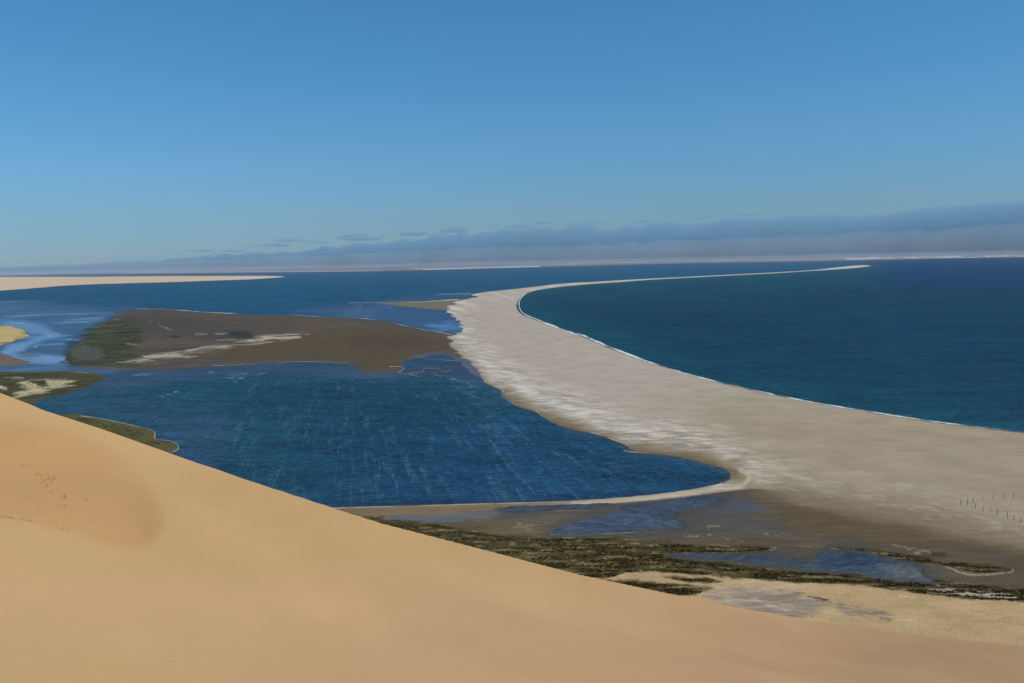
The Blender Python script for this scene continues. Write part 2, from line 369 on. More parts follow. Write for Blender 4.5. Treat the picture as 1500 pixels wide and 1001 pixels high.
# --- left marsh
m = sstep(-1, 1, S_ML)
paint(m, (80, 76, 60), 0, 1.0)
paint(m * sstep(-0.2, 0.4, nzl + nzs * 0.5), (62, 64, 44))
paint(m * poly([(36,560),(60,557),(98,556),(108,561),(88,567),(60,570),(70,574),(45,578),(30,582),(18,580),(40,570),(25,566)], 2, 1.5) * sstep(-0.5, 0.0, nzs + 0.2), (182, 166, 132))
paint(m * poly([(45,560),(62,558),(72,563),(58,566)], 1.5, 1.5), (66, 66, 48))
paint(m * line([(5,555),(30,555)], 1.0, 3) * 0.7, (130, 138, 140))
paint(m * line([(-5,566),(8,569)], 3), (190, 176, 150))
m = sstep(-1, 1, S_SPUR); paint(m, (88, 84, 56), 0, 0.8); paint(m * sstep(0, 0.5, nz), (70, 68, 44))
m = sstep(-1, 1, S_OL); paint(m, (186, 160, 112), 0, 0.8); paint(m * sstep(0.1, 0.6, nzs + (3 - S_OL) * 0.12), (104, 90, 60))
m = sstep(-1, 1, S_MUDL); paint(m, (112, 92, 80), 0.1)
m = sstep(-1, 1, S_TON); paint(m, (118, 104, 84), 0.15); paint(m * line([(600,442),(640,440.5),(670,439)], 1.5), (150, 150, 150))
# --- far side of the bay
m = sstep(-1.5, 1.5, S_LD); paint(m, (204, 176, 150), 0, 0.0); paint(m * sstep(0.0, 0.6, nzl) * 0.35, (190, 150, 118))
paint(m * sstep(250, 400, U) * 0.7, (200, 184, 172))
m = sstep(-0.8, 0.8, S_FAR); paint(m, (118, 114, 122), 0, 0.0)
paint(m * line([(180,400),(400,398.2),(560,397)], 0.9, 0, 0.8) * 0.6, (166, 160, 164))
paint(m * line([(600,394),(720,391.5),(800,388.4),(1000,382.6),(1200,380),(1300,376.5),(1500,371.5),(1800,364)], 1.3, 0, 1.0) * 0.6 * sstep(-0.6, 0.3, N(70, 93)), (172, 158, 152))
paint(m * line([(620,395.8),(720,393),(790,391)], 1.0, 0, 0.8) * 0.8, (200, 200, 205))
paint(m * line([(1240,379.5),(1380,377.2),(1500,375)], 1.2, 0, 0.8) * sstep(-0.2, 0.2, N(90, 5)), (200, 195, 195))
# --- the near shore: mud, salt marsh, ochre plain
m = sstep(-1, 1, S_SH)
paint(m, (92, 80, 66), 0.03, 0.4)
paint(m * sstep(820, 1000, U) * sstep(800, 770, V) * 0.8, (90, 80, 68))
paint(m * sstep(0.0, 0.6, nzl) * 0.4, (82, 76, 68))
paint(m * poly([(505,747),(600,744),(700,741),(760,741),(735,752),(690,760),(600,763),(540,762)], 4), (124, 106, 84))
paint(m * poly([(570,757),(640,756),(720,750),(760,752),(700,762),(640,766),(580,766)], 3) * 0.9, (96, 94, 96), 0.3)
paint(m * poly([(690,772),(760,768),(800,770),(830,780),(800,788),(740,786)], 4) * 0.7, (92, 88, 62), 0, .8)
paint(m * poly([(740,742),(900,737),(950,734),(900,752),(870,760),(820,778),(800,783),(740,786),(690,760)], 5) * 0.5, (112, 98, 80))
paint(m * poly([(985,735),(1060,728),(1120,738),(1150,750),(1130,757),(1080,756),(1000,756),(985,748)], 6, 2) * sstep(-0.5, 0.2, nzd + 0.1), (82, 82, 88), 0.3)
paint(m * poly([(1110,728),(1230,742),(1380,772),(1520,804),(1520,820),(1380,800),(1250,790),(1150,775),(1080,765),(1120,745)], 8) * 0.8, (98, 82, 64), 0.0)
paint(m * poly([(1010,748),(1100,758),(1160,770),(1120,782),(1000,780)], 8) * 0.8, (84, 78, 72), 0.1)
for a in ([(760,770),(790,769),(815,769)], [(745,783),(765,780),(780,775)], [(800,787),(900,786.5),(960,783)], [(1035,773),(1068,774)], [(1120,783),(1180,789)], [(1130,804),(1180,801),(1250,806)],
          [(1000,786),(1040,790),(1080,792)], [(930,791),(960,797),(1010,801)]):
    paint(m * line(a, 1.2, 4.0) * sstep(-0.3, 0.3, nzs) * 0.6, (148, 136, 116))
paint(m * sstep(-16, -1, S_PO + 5 * nz) * 0.75, (74, 70, 66), 0.12, 0.3)
# dark salt-marsh band
MARSH = [(530,760),(580,763),(620,766),(660,772),(700,780),(760,788),(840,789),(900,789),(950,793),(990,797),(1050,799),(1115,800),(1120,807),(1050,811),(985,813),(1000,820),(1060,826),(1120,832),
         (1170,838),(1230,841),(1300,850),(1360,856),(1400,862),(1460,866),(1520,872),(1520,884),(1440,880),(1380,874),(1300,864),(1220,857),(1130,852),(1060,846),(1010,842),(960,838),(920,840),(890,848),(850,850),(700,815)]
MARSH2 = [(880,850),(930,852),(980,856),(1015,858),(1045,862),(1030,868),(1010,874),(960,868),(900,858)]
MARSH3 = [(975,845),(1010,847),(1050,851),(1062,855),(1030,855),(1000,852)]
MARSH4 = [(1375,826),(1400,824),(1440,828),(1480,832),(1478,838),(1440,840),(1410,836)]
MARSH5 = [(1190,806),(1240,803),(1300,808),(1340,814),(1370,822),(1400,826),(1350,826),(1300,815),(1250,806)]
MARSH6 = [(1370,849),(1395,852),(1420,856),(1500,864),(1540,868),(1540,874),(1440,868),(1380,858)]
# ochre sand plain first, marsh over it
PLAIN = [(860,846),(900,842),(960,838),(1010,843),(1130,852),(1250,858),(1380,874),(1500,884),(1900,915),(1900,1500),(300,1500),(700,840)]
paint(m * sstep(-2, 2, sdist(smooth(PLAIN, n=2), Uw, Vw)), (180, 150, 112), 0, 0.25)
pl = sstep(-2, 2, sdist(smooth(PLAIN, n=2), Uw, Vw))
paint(m * pl * sstep(0.1, 0.7, nz) * 0.5, (196, 162, 118))
paint(m * pl * sstep(0.2, 0.7, nzd) * 0.35, (150, 130, 100))
paint(m * pl * poly([(1010,850),(1130,852),(1200,862),(1160,870),(1060,864)], 6) * 0.5, (196, 170, 138))
paint(m * poly([(1040,868),(1080,862),(1140,866),(1190,874),(1215,884),(1195,900),(1160,910),(1110,902),(1060,888),(1030,876)], 5, 2) * sstep(-0.35, 0.25, nzd + 0.25) * 0.9, (148, 131, 120), 0, 1.0)
paint(m * poly([(1220,886),(1260,890),(1300,900),(1310,912),(1270,910),(1225,900)], 4, 2) * sstep(-0.4, 0.2, nzd), (140, 124, 108), 0, 1.0)
paint(m * line([(1065,878),(1100,880),(1140,890),(1165,892)], 4, 4, 3) * sstep(-0.1, 0.5, nzd) * 0.8, (180, 168, 156))
paint(m * line([(1180,875),(1210,880)], 2.5, 2) + 0, (92, 70, 48)); paint(m * line([(1290,908),(1305,912)], 2.5, 2), (120, 90, 60))
for q in range(26):
    uu, vv = random.uniform(1130, 1520), random.uniform(862, 935)
    paint(m * line([(uu, vv), (uu + random.uniform(4, 30), vv + random.uniform(0, 4))], random.uniform(0.8, 1.8), 1.0) * random.uniform(.3, .8), random.choice([(130, 105, 75), (212, 180, 138), (150, 120, 84), (205, 175, 135)]))
mar = np.maximum.reduce([sstep(-2, 2, sdist(smooth(p, n=3), Uw + (Uw - U), V + (Vw - V) * 2)) for p in (MARSH, MARSH2, MARSH3, MARSH4, MARSH5, MARSH6)])
mar = mar * m
paint(mar * 0.9, (76, 66, 42), 0, 1.0)
paint(mar * sstep(0.2, 0.5, fbm(U / 26, V / 1.4, 91, 4)) * 0.8, (138, 128, 98))
paint(mar * sstep(0.05, 0.45, nzs + 0.3 * nzl) * 0.9, (62, 56, 32))
paint(mar * sstep(0.25, 0.6, -nzs + 0.2 * nz) * 0.7, (124, 116, 84))
paint(mar * poly([(700,800),(860,800),(960,812),(980,830),(900,836),(760,812)], 8) * sstep(0.1, 0.5, fbm(AZf * 60, LR * 110, 77, 4)) * 0.75, (140, 126, 92))
paint(m * line([(1385,832),(1410,841),(1440,842),(1470,840),(1484,836)], 1.0, 1.5) * 0.8, (160, 146, 124))
paint(m * line([(1310,802),(1330,804),(1350,812),(1372,814)], 1.4, 3) * sstep(-.5, .1, nzs) * 0.7, (150, 136, 116))
paint(m * poly([(1360,812),(1375,811),(1388,814),(1380,818),(1362,817)], 1.2), (74, 62, 48))
paint(m * poly([(1350,866),(1400,864),(1500,876),(1500,880),(1400,872)], 1.5, 1.5) * 0.8, (184, 164, 148))
# thin blown sand lies over the mud next to the spit, and over the plain next to the dune
paint(sstep(-24, 0, S_SPIT + 6 * nz + 5 * nzd) * sstep(1080, 1180, U) * sstep(690, 720, V) * 0.8, (136, 119, 100), 0, 0.3)
DF = sdist(smooth([(1000,874),(1180,907),(1260,919),(1340,929),(1420,938),(1500,946),(1620,960),(1620,1300),(1000,1300)], n=2), U, V, reach=60)
paint(m * sstep(-22, -2, DF + 6 * nz) * sstep(1180, 1320, U) * 0.9, (178, 148, 112), 0, 0.15)
# --- the sand spit over all
m = sstep(-0.8, 0.8, S_SPIT)
inner = sdist(smooth([(640,440),(655,500),(700,560),(760,598),(830,628),(925,662),(1020,675),(1085,700),(1110,718),(1190,735),(1300,756),(1500,797),(1700,830)], False, 4), U, V, False, 90)
ind = -inner                                  # distance from the inner, lagoon side edge
edge = sstep(0, 6, S_SPIT)
sp = np.zeros((U.size, 3)) + alb(174, 158, 145)
def mixc(base, mask, rgb): mm = np.clip(mask, 0, 1)[:, None]; return base * (1 - mm) + alb(*rgb) * mm
sp = mixc(sp, sstep(520, 640, V) * sstep(850, 1100, U), (161, 143, 122))
sp = mixc(sp, sstep(1250, 1420, U) * sstep(680, 720, V) * 0.5, (156, 139, 114))
# salt-white streaked belt along the inner half
belt = sstep(70, 22, ind + 14 * nz) * sstep(4, 16, ind) * sstep(1250, 1050, U)
belt = np.maximum(belt, sstep(450, 432, V) * 0.6)
belt2 = sstep(0.0, 0.45, nzd + 0.25 * nzf + 0.15)
sp = mixc(sp, belt * 0.45, (184, 172, 159)); sp = mixc(sp, belt * belt2 * (0.75 - 0.3 * sstep(850, 1050, U)), (208, 197, 185))
sp = mixc(sp, belt * sstep(0.25, 0.6, -nzd) * 0.55, (146, 132, 118))
sp = mixc(sp, sstep(0.15, 0.55, nzd) * 0.4 * sstep(560, 500, V), (184, 172, 160))
sp = mixc(sp, sstep(0.1, 0.6, nzl) * 0.25, (148, 136, 122))
# wet brown rim on the lagoon side
rim = sstep(26, 6, ind + 9 * nz + 6 * nzs) * sstep(480, 560, V)
sp = mixc(sp, rim * 0.85 * sstep(1120, 1040, U), (124, 107, 84))
sp = mixc(sp, sstep(9, 1, ind + 3 * nz) * sstep(480, 560, V) * 0.6 * sstep(1120, 1040, U), (104, 90, 72))
sp = mixc(sp, sstep(40, 4, ind + 10 * nz) * sstep(1080, 1180, U) * 0.75, (128, 112, 94))
sp = mixc(sp, sstep(0.15, 0.5, nzd) * sstep(60, 20, ind) * sstep(1080, 1180, U) * 0.7, (166, 150, 132))
# the thin bar that closes the lagoon
bar = sstep(715, 722, V) * sstep(1110, 1060, U)
sp = mixc(sp, bar, (168, 150, 128)); sp = mixc(sp, bar * sstep(900, 780, U), (132, 112, 88)); sp = mixc(sp, line([(1085,690),(1098,700),(1085,712),(1040,720),(960,729),(880,737),(840,739)], 4, 0) * 0.8, (186, 168, 146))
sp = mixc(sp, line([(1060,688),(1078,692),(1072,700),(1060,708)], 3, 0) * 0.7, (116, 98, 78))
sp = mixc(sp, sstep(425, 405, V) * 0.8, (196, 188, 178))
sp = mixc(sp, line([(1112,690),(1250,712),(1400,738),(1500,760)], 26, 1, 14) * sstep(-0.2, 0.5, nzd) * 0.35, (178, 160, 140))
wsoft = sstep(1090, 1180, U) * sstep(700, 725, V); m = m * (1 - wsoft + wsoft * sstep(-1, 16, S_SPIT + 5 * nzd + 3 * nz))
C[:] = C * (1 - m[:, None]) + sp * m[:, None]; WET *= (1 - m); RGH = RGH * (1 - m) + (0.16 + 0.9 * np.clip(belt, 0, 1)) * m
paint(sstep(-3, 3, S_SPIT) * sstep(-1, -1.01, -S_PO) * 0, (0, 0, 0))

sh3 = lambda a: a.reshape(shape + a.shape[1:])
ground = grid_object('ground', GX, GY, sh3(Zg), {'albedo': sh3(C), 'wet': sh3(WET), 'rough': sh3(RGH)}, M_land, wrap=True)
tag(ground, 'pale sand spit, brown mudflats and ochre sandy plain around the lagoon', kind='structure')

# ------------------------------------------------------------------ water
KGAIN[0] = np.array([0.80, 0.81, 0.82])
CW = np.zeros((U.size, 3)) + alb(37, 90, 122); CALM = np.zeros(U.size); STR = np.zeros(U.size)
def wpaint(mask, rgb, calm=None, streak=None):
    mm = np.clip(mask, 0, 1); CW[:] = CW * (1 - mm[:, None]) + alb(*rgb) * mm[:, None]
    if calm is not None: CALM[:] = CALM * (1 - mm) + calm * mm
    if streak is not None: STR[:] = STR * (1 - mm) + streak * mm
ocean = sstep(-4, 4, sdist(smooth([(1290,380),(1250,394),(1000,407),(850,417),(770,428),(757,448),(790,470),(900,512),(1050,560),(1300,608),(1500,634),(2300,760),(2300,370),(1700,372)], n=2), U, V, reach=20))
wpaint(ocean, (25, 70, 95), None, 0.16)
wpaint(ocean * sstep(0, 0.7, nz) * 0.5, (24, 70, 90))
wpaint(ocean * sstep(430, 400, V), (24, 70, 108))
shoreD = -S_SPIT
wpaint(ocean * sstep(45, 5, shoreD) * 0.6, (28, 84, 100))
wpaint(ocean * sstep(7, 1, shoreD) * 0.55, (52, 92, 96))
wpaint((1 - ocean) * sstep(425, 400, V) * 0.7, (35, 92, 124))
wpaint((1 - ocean) * sstep(410, 398, V) * sstep(600, 300, U) * 0.35, (70, 98, 124))
# shallows north of the flats
sh = poly([(-60,450),(60,446),(140,452),(200,452),(165,462),(135,485),(100,500),(105,540),(60,548),(-60,548)], 8, 2)
wpaint(sh, (66, 98, 130), 0.45)
wpaint(sh * sstep(0.0, 0.5, fbm(AZf * 18, LR * 40, 90, 4)), (96, 134, 172), 0.8)
wpaint(poly([(0,520),(10,508),(40,500),(60,494),(75,488),(90,492),(60,500),(40,508),(28,520),(60,520),(100,524),(108,530),(70,533),(40,530),(15,524)], 3, 1), (112, 152, 196), 0.85)
wpaint(poly([(0,470),(40,472),(70,480),(75,490),(45,488),(20,478)], 4, 1), (90, 136, 186), 0.8)
for a in ([(0,473),(35,474)], [(45,487),(62,489),(76,493)], [(97,499),(115,498)], [(20,524),(45,527),(60,520)], [(30,512),(55,509)], [(28,545),(80,545)]):
    wpaint(line(a, 1.0, 2.5) * 0.7, (150, 176, 204), 0.3)
wpaint(poly([(0,540),(160,538),(160,548),(0,548)], 3, 1) * 0.7, (84, 104, 130), 0.5)
wpaint(poly([(20,515),(45,518),(60,523),(40,528),(22,524)], 2, 1.5) * sstep(-.3, .3, nzs) * .8, (104, 104, 116), 0.4)
# channel between flats and spit
ch = poly([(420,456),(520,448),(560,444),(600,450),(655,455),(668,466),(680,480),(668,490),(620,484),(560,470),(500,465)], 5, 1.5)
wpaint(ch, (58, 92, 128), 0.35)
wpaint(poly([(470,452),(560,440),(700,430),(700,436),(640,439),(570,446),(500,458)], 4, 1) * 0.8, (66, 90, 120), 0.25)
wpaint(poly([(636,478),(660,473),(678,480),(668,490),(645,488)], 7, 6) * sstep(-0.7, 0.2, fing2), (92, 134, 182), 0.7)
wpaint(poly([(500,456),(545,458),(530,463),(500,462)], 6, 6) * sstep(-0.4, 0.3, fing2) * 0.7, (96, 132, 170), 0.5)
for a in ([(515,444),(540,443),(560,443)], [(560,443.5),(600,442)], [(520,449),(530,447)], [(560,452),(575,451)], [(640,432),(690,430)]):
    wpaint(line(a, 0.8, 3.0) * sstep(-0.4, 0.2, nzs) * 0.7, (140, 160, 180), 0.2)
# lagoon
S_LAG = sdist(LAGOON, U, V, reach=60)
lag = sstep(-3, 3, S_LAG)
wpaint(lag, (36, 82, 103), 0.0, 0.85)
wpaint(lag * sstep(560, 640, V) * sstep(300, 600, U), (32, 78, 110), 0.0, 1.0)
wpaint(lag * poly([(380,570),(560,560),(700,590),(640,630),(480,650),(400,620)], 30) * 0.6, (28, 74, 96))
ed = sstep(14, 1, -land + 3 * nz)
wpaint(lag * ed * sstep(620, 570, V) * 0.55, (66, 92, 118), 0.15, 0.3)
wpaint(lag * poly([(120,548),(300,540),(480,534),(600,548),(580,558),(420,552),(300,556),(200,566),(130,572)], 6, 1.5) * 0.8, (66, 88, 114), 0.15, 0.15)
wpaint(lag * poly([(590,540),(640,530),(690,534),(705,556),(690,562),(640,552),(600,548)], 4, 1) * 0.85, (62, 80, 104), 0.2, 0.1)
wpaint(lag * poly([(225,635),(300,600),(340,620),(330,670),(290,690),(250,664)], 14, 1) * 0.6, (60, 88, 120), 0.1, 0.2)
wpaint(lag * poly([(60,590),(140,570),(240,590),(300,620),(240,635),(120,610)], 14) * 0.35, (62, 88, 116), 0.1, 0.2)
wpaint(lag * sstep(9, 1, -S_SPIT) * sstep(760, 900, U) * 0.7 * sstep(715, 700, V), (70, 88, 100), 0.05, 0.1)
wpaint(lag * sstep(14, 2, -S_SPIT) * sstep(715, 725, V) * 0.6, (40, 62, 96), 0.0, 0.2)
for a in ([(337,553),(352,549),(364,547)], [(335,558),(355,553)], [(380,548),(396,544)], [(201,551),(222,549)], [(238,582),(255,577),(265,574)], [(640,549),(660,554),(680,560),(692,570)], [(698,575),(704,592)], [(300,546),(312,546)]):
    wpaint(lag * line(a, 0.8, 3.0) * sstep(-0.4, 0.2, nzs) * 0.7, (130, 156, 180), 0.1, 0.0)
wpaint(lag * line([(682,562),(696,575),(708,600),(735,640)], 10, 6, 10) * 0.3 * sstep(-0.4, 0.3, nzf), (84, 122, 150), 0.0, 1.0)
# pools
wpaint(sstep(-2, 2, S_PO), (74, 82, 98), 0.16, 0.12)
wpaint(sstep(7, -1, S_PO + 3 * nz) * sstep(-4, -2, S_PO) * 0.6, (84, 84, 88), 0.1, 0.0)
wpaint(sstep(-2, 2, sdist(POOLS[0], U, V)) * sstep(-0.1, 0.4, nzd) * 0.6, (84, 98, 126), 0.3)
wpaint(sstep(-2, 2, sdist(POOLS[1], U, V)), (70, 80, 92), 0.15, 0.0)
wpaint(poly([(1210,808),(1260,809),(1300,820),(1290,830),(1210,830)], 4), (54, 72, 94), 0.13, 0)
wpaint(poly([(1285,826),(1350,835),(1368,852),(1320,848)], 4) * 0.8, (104, 102, 102), 0.15)

def fmean(a): A = sh3(a); A = np.concatenate([A, A[:, :1]], 1); return (A[:-1, :-1] + A[1:, :-1] + A[1:, 1:] + A[:-1, 1:]) / 4
Lf = fmean(land); wetf = Lf < 1.6
WZ = np.full(shape, 0.0)
poolf = (fmean(S_PO) > -3) & wetf & (fmean(S_SH) > 0)
lagf = (fmean(S_LAG) > 0) & wetf & ~poolf
seaf = wetf & ~poolf & ~lagf
wa = {'albedo': sh3(CW), 'calm': sh3(CALM), 'streak': sh3(STR)}
for nm, kp, lb in (('sea', seaf, 'dark blue open sea and bay on both sides of the sand spit'), ('lagoon', lagf, 'wind streaked blue lagoon between the sand spit and the dune'), ('tidal_pool', poolf, 'shallow blue grey tidal pools on the mud south of the lagoon')):
    tag(grid_object(nm, GX, GY, WZ, wa, M_water, keep=kp, wrap=True), lb, kind='structure')

# ------------------------------------------------------------------ foam lines along the shores
KGAIN[0] = 1.0
M_foam = simple_material('foam', alb(206, 210, 212), 0.12, 0.5)
M_foam2 = simple_material('shore_foam', alb(168, 160, 146), 0.12, 0.5)
def ribbon(name, strips, mat, label, z=0.2, thin=1.0):
    vs, fs = [], []
    for pts, w0, w1, sd_ in strips:
        P = smooth(pts, False, 14); n = len(P)
        T = np.gradient(P, axis=0); T /= np.linalg.norm(T, axis=1)[:, None] + 1e-9; Nn = np.stack([-T[:, 1], T[:, 0]], 1)
        s = np.cumsum(np.r_[0, np.linalg.norm(np.diff(P, axis=0), axis=1)])
        a = 0.5 + 0.5 * fbm(s / 14, s * 0 + sd_, sd_, 4); b = fbm(s / 9, s * 0 + 3.3, sd_ + 5, 3)
        w = (w0 + (w1 - w0) * sstep(0.35, 0.8, a)) * (thin * (0.15 + 0.85 * sstep(-0.5, 0.1, fbm(s / 22, s * 0 + 8.8, sd_ + 3, 3))))
        P = P + Nn * b[:, None] * 0.45
        A = ground_at(*(P - Nn * w[:, None] / 2).T, z); B = ground_at(*(P + Nn * w[:, None] / 2).T, z)
        base = len(vs); vs += [tuple(q) for q in np.concatenate([A, B])]
        fs += [(base + i, base + i + 1, base + n + i + 1, base + n + i) for i in range(n - 1)]
    me = bpy.data.meshes.new(name); me.from_pydata(vs, [], fs); me.materials.append(mat); me.update()
    o = bpy.data.objects.new(name, me); col.objects.link(o); tag(o, label, kind='stuff'); return o
ribbon('surf', [([(771,430),(764,436),(760.5,443),(761,451),(768,460),(790,469.5),(818,480.5),(845,490)], 0.9, 2.6, 1),
                ([(845,489),(858,493),(880,503),(920,519),(950,530)], 1.0, 3.0, 2),
                ([(950,530),(1000,546),(1050,559),(1125,576),(1200,591),(1280,604),(1350,615),(1420,624),(1500,634),(1620,650)], 0.9, 2.0, 3)],
       M_foam, 'white surf breaking along the seaward edge of the sand spit')
ribbon('shore_foam', [([(440,748),(500,744.2),(600,741.6),(700,738.8),(780,736.6),(850,734.5),(920,729),(980,722.5),(1025,715)], 1.0, 1.8, 4),
                ([(118,609.5),(145,613),(175,619),(205,626),(226,633),(227,643),(248,646),(260,652),(261,658),(252,663)], 0.7, 1.5, 5),
                ([(738,571),(736,579),(748,589),(762,597)], 0.5, 1.2, 6), ([(783,600),(792,608),(806,617),(822,624)], 0.4, 1.2, 7),
                ([(866,634),(892,642),(915,651),(924,658),(914,661),(948,664)], 0.6, 1.8, 8),
                ([(200,452.6),(240,453),(270,455),(310,458),(350,459.5)], 0.5, 1.6, 10), ([(425,462),(470,464),(520,466),(560,470),(600,479),(630,485),(662,490)], 0.3, 1.0, 11),
                ([(240,536),(300,536),(375,533),(440,530),(505,532),(516,538),(519,544)], 0.2, 0.8, 12), ([(538,547),(553,546)], 0.3, 1, 13),
                ([(570,537),(585,537),(592,540),(585,546),(600,549),(614,552)], 0.4, 1.1, 15), ([(600,547),(618,545),(622,540),(640,540),(650,545),(662,541)], 0.4, 1.2, 16),
                ([(615,524),(640,527),(672,529)], 0.2, 0.7, 17), ([(703,545),(704,553)], 0.3, .9, 18),
                ([(100,546),(120,545.5),(150,549)], 0.1, 0.6, 19), ([(806,783),(860,784),(920,780.5),(980,777)], 0.2, 0.9, 20), ([(800,749),(840,748.5),(870,748.5)], 0.3, 1.0, 21)],
       M_foam2, 'thin pale foam and salt lines edging the lagoon and flats', 0.22, 0.8)

# ------------------------------------------------------------------ the dune in the foreground
RIDGE = np.array([(-60,553),(0,575),(60,599),(150,629),(260,668),(380,709),(500,748),(560,767),(630,785),(700,803),(780,824),(850,842),(930,859),(1000,874),(1060,886),(1120,897),(1180,907)], float)
A2, B2 = np.array([-75.0, 130.0]), np.array([62.0, 190.0])
def ridge_r(a):                       # plan line of the crest as range by bearing
    d = np.array([math.sin(a), math.cos(a)]); e = B2 - A2
    M = np.array([[d[0], -e[0]], [d[1], -e[1]]]); t = np.linalg.solve(M, A2); return t[0]
ctrl = []; rz_a, rz_r, rz_z = [], [], []
for u, v in RIDGE:
    d = ray(u, v); a = math.atan2(d[0], d[1]); r = ridge_r(a); p = at_range(u, v, r)
    ctrl.append(p); rz_a.append(a); rz_r.append(r); rz_z.append(p[2])
for u, v in [(1260,919),(1340,929),(1420,938),(1500,946),(1620,960)]:
    p = ground_at(u, v, -0.1); ctrl.append(p); rz_a.append(math.atan2(p[0], p[1])); rz_r.append(math.hypot(p[0], p[1])); rz_z.append(-0.1)
for u, v, r in [(0,1001,55),(375,1001,60),(750,1001,70),(1125,1001,100),(1350,1001,125),(1500,1001,142),(0,900,66),(0,840,74),(0,770,90),(0,700,112),(0,640,131),(120,640,140),(130,700,117),(170,800,90),(250,740,112),
                (250,850,84),(375,850,95),(375,780,122),(500,900,96),(560,830,124),(750,900,112),(900,940,118),(1000,960,126),(1125,950,155),(1250,965,158),(1350,970,155),(1500,970,166),(700,850,138),(900,890,160),(1420,960,166)]:
    ctrl.append(at_range(u, v, r))
ctrl += [np.array(p, float) for p in [(0,0,78.3),(-6,-25,79),(-40,10,72),(-60,-40,80),(0,-70,80),(-110,40,70),(-140,100,72),(-110,120,66),(-160,-60,80),(40,0,62),(60,-50,62),(80,40,44),(120,0,30),(120,80,14),(140,120,2),(110,-80,40),(0,15,69.5),(10,11,69),(-8,13,70),(0,30,61.5),(16,26,59.5),(-17,25,62.5),(0,44,55.5),(24,37,52.5),(-24,36,56.8),(45,55,33),(40,30,46)]]
ctrl = np.array(ctrl)
def tps_fit(P, lam=0.5):
    n = len(P); X = P[:, :2] / 100; d = np.linalg.norm(X[:, None] - X[None], axis=2)
    K = np.where(d > 0, d * d * np.log(d + 1e-12), 0) + lam * 1e-4 * np.eye(n)
    Q = np.c_[np.ones(n), X]; M = np.block([[K, Q], [Q.T, np.zeros((3, 3))]])
    s = np.linalg.solve(M, np.r_[P[:, 2], 0, 0, 0]); return X, s
TX, TS = tps_fit(ctrl)
def tps(x, y):
    x = x / 100; y = y / 100; out = TS[-3] + TS[-2] * x + TS[-1] * y
    for i in range(len(TX)):
        d2 = (x - TX[i, 0]) ** 2 + (y - TX[i, 1]) ** 2; out = out + TS[i] * 0.5 * d2 * np.log(d2 + 1e-12)
    return out
dr = np.concatenate([np.geomspace(1.0, 50, 24)[:-1], np.arange(50, 82, 0.7), np.arange(82, 130, 0.22), np.arange(130, 215, 0.6), np.arange(215, 300, 4)])
da = np.radians(np.concatenate([np.arange(-180, -50, 5), np.arange(-50, -32, 1.0), np.arange(-32, -18, 0.08), np.arange(-18, 33, 0.15), np.arange(33, 60, 1.5), np.arange(60, 180, 5)]))
DA, DR = np.meshgrid(da, dr); DX, DY = (DR * np.sin(DA)).ravel(), (DR * np.cos(DA)).ravel()
DAf, DRf = DA.ravel(), DR.ravel()
o_ = np.argsort(rz_a); ra = np.array(rz_a)[o_]; rr_ = np.array(rz_r)[o_]; rz = np.array(rz_z)[o_]
ra = np.r_[-math.pi, ra[0] - 0.9, ra, ra[-1] + 0.5, math.pi]; rr_ = np.r_[230, 220, rr_, 190, 230]; rz = np.r_[70, 70, rz, -0.1, 70]
Rc = np.interp(DAf, ra, rr_)
Zn = tps(DX, DY)
Zr = np.interp(DAf, ra, rz)
Zc = tps(Rc * np.sin(DAf), Rc * np.cos(DAf))
inview = (DAf > ra[2]) & (DAf < ra[-3])
near = Zn + np.where(inview, (Zr - Zc) * sstep(25, 0, Rc - DRf), 0)
beyond = np.where(inview, Zr, Zc) - (DRf - Rc) * 0.62
Zd = np.where(DRf > Rc, beyond, near)
Zd = np.clip(Zd, -14, 84)
DU, DV = to_px(DX, DY, Zd)
# gentle undulation, the shallow bowl on the left, a collapsed lip and a few foot marks
Zd += (fbm(DX / 28, DY / 28, 5, 3) * 0.35 + fbm(DX / 7, DY / 7, 6, 3) * 0.05) * sstep(0, 30, Rc - DRf)
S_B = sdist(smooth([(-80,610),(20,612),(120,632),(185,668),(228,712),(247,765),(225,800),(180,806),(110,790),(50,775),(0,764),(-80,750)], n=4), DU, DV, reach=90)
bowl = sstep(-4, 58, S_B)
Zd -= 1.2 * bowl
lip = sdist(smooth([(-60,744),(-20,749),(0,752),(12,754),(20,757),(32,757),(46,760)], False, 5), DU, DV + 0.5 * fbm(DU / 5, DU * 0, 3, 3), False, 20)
Zd -= 1.1 * (1 - sstep(0.2, 1.4, -lip)) * sstep(48, 38, DU)
Zd += 0.15 * np.exp(-((DV - 759 - (DU) * 0.12) / 3.0) ** 2) * sstep(60, 40, DU) * sstep(-60, -20, DU)
marks = [(32,668,1.6),(51,679,2),(56,681,1.6),(67,681,1.8),(68,686,2.2),(75,687,2.2),(78,687,1.6),(66,696,2.2),(72,705,1.2),(93,711,1.8),(94,714,1.5),(91,726,1.7),(79,755,1.6),(90,772,1.8),(97,773,2),(92,709,1.2),(74,692,1.2),(62,690,1.2),(125,717,1.2),(83,769,1.0),(72,768,1),(57,734,1),(81,684,1.2),(40,667,1.2),
         (300,826,1.2),(297,825,.9),(241,875,1.6),(244,936,1.8),(164,973,1.6),(312,912,1.1),(322,871,1.0),(336,872,1.0),(18,802,1.4),(45,815,1.4),(70,840,1.2),(12,780,1.2),(77,845,1.3)]
near_m = np.where((DU > -20) & (DU < 400) & (DV > 640) & (DV < 1000))[0]
for mu, mv, ms in marks:
    q = (np.hypot((DU[near_m] - mu) / 1.3, (DV[near_m] - mv)) / (ms * 0.85))
    kk = 1.0 if mv < 780 else 0.35
    Zd[near_m] += -0.75 * kk * np.exp(-q ** 2 * 1.2) + 0.14 * kk * np.exp(-((q - 1.7) ** 2) * 3)
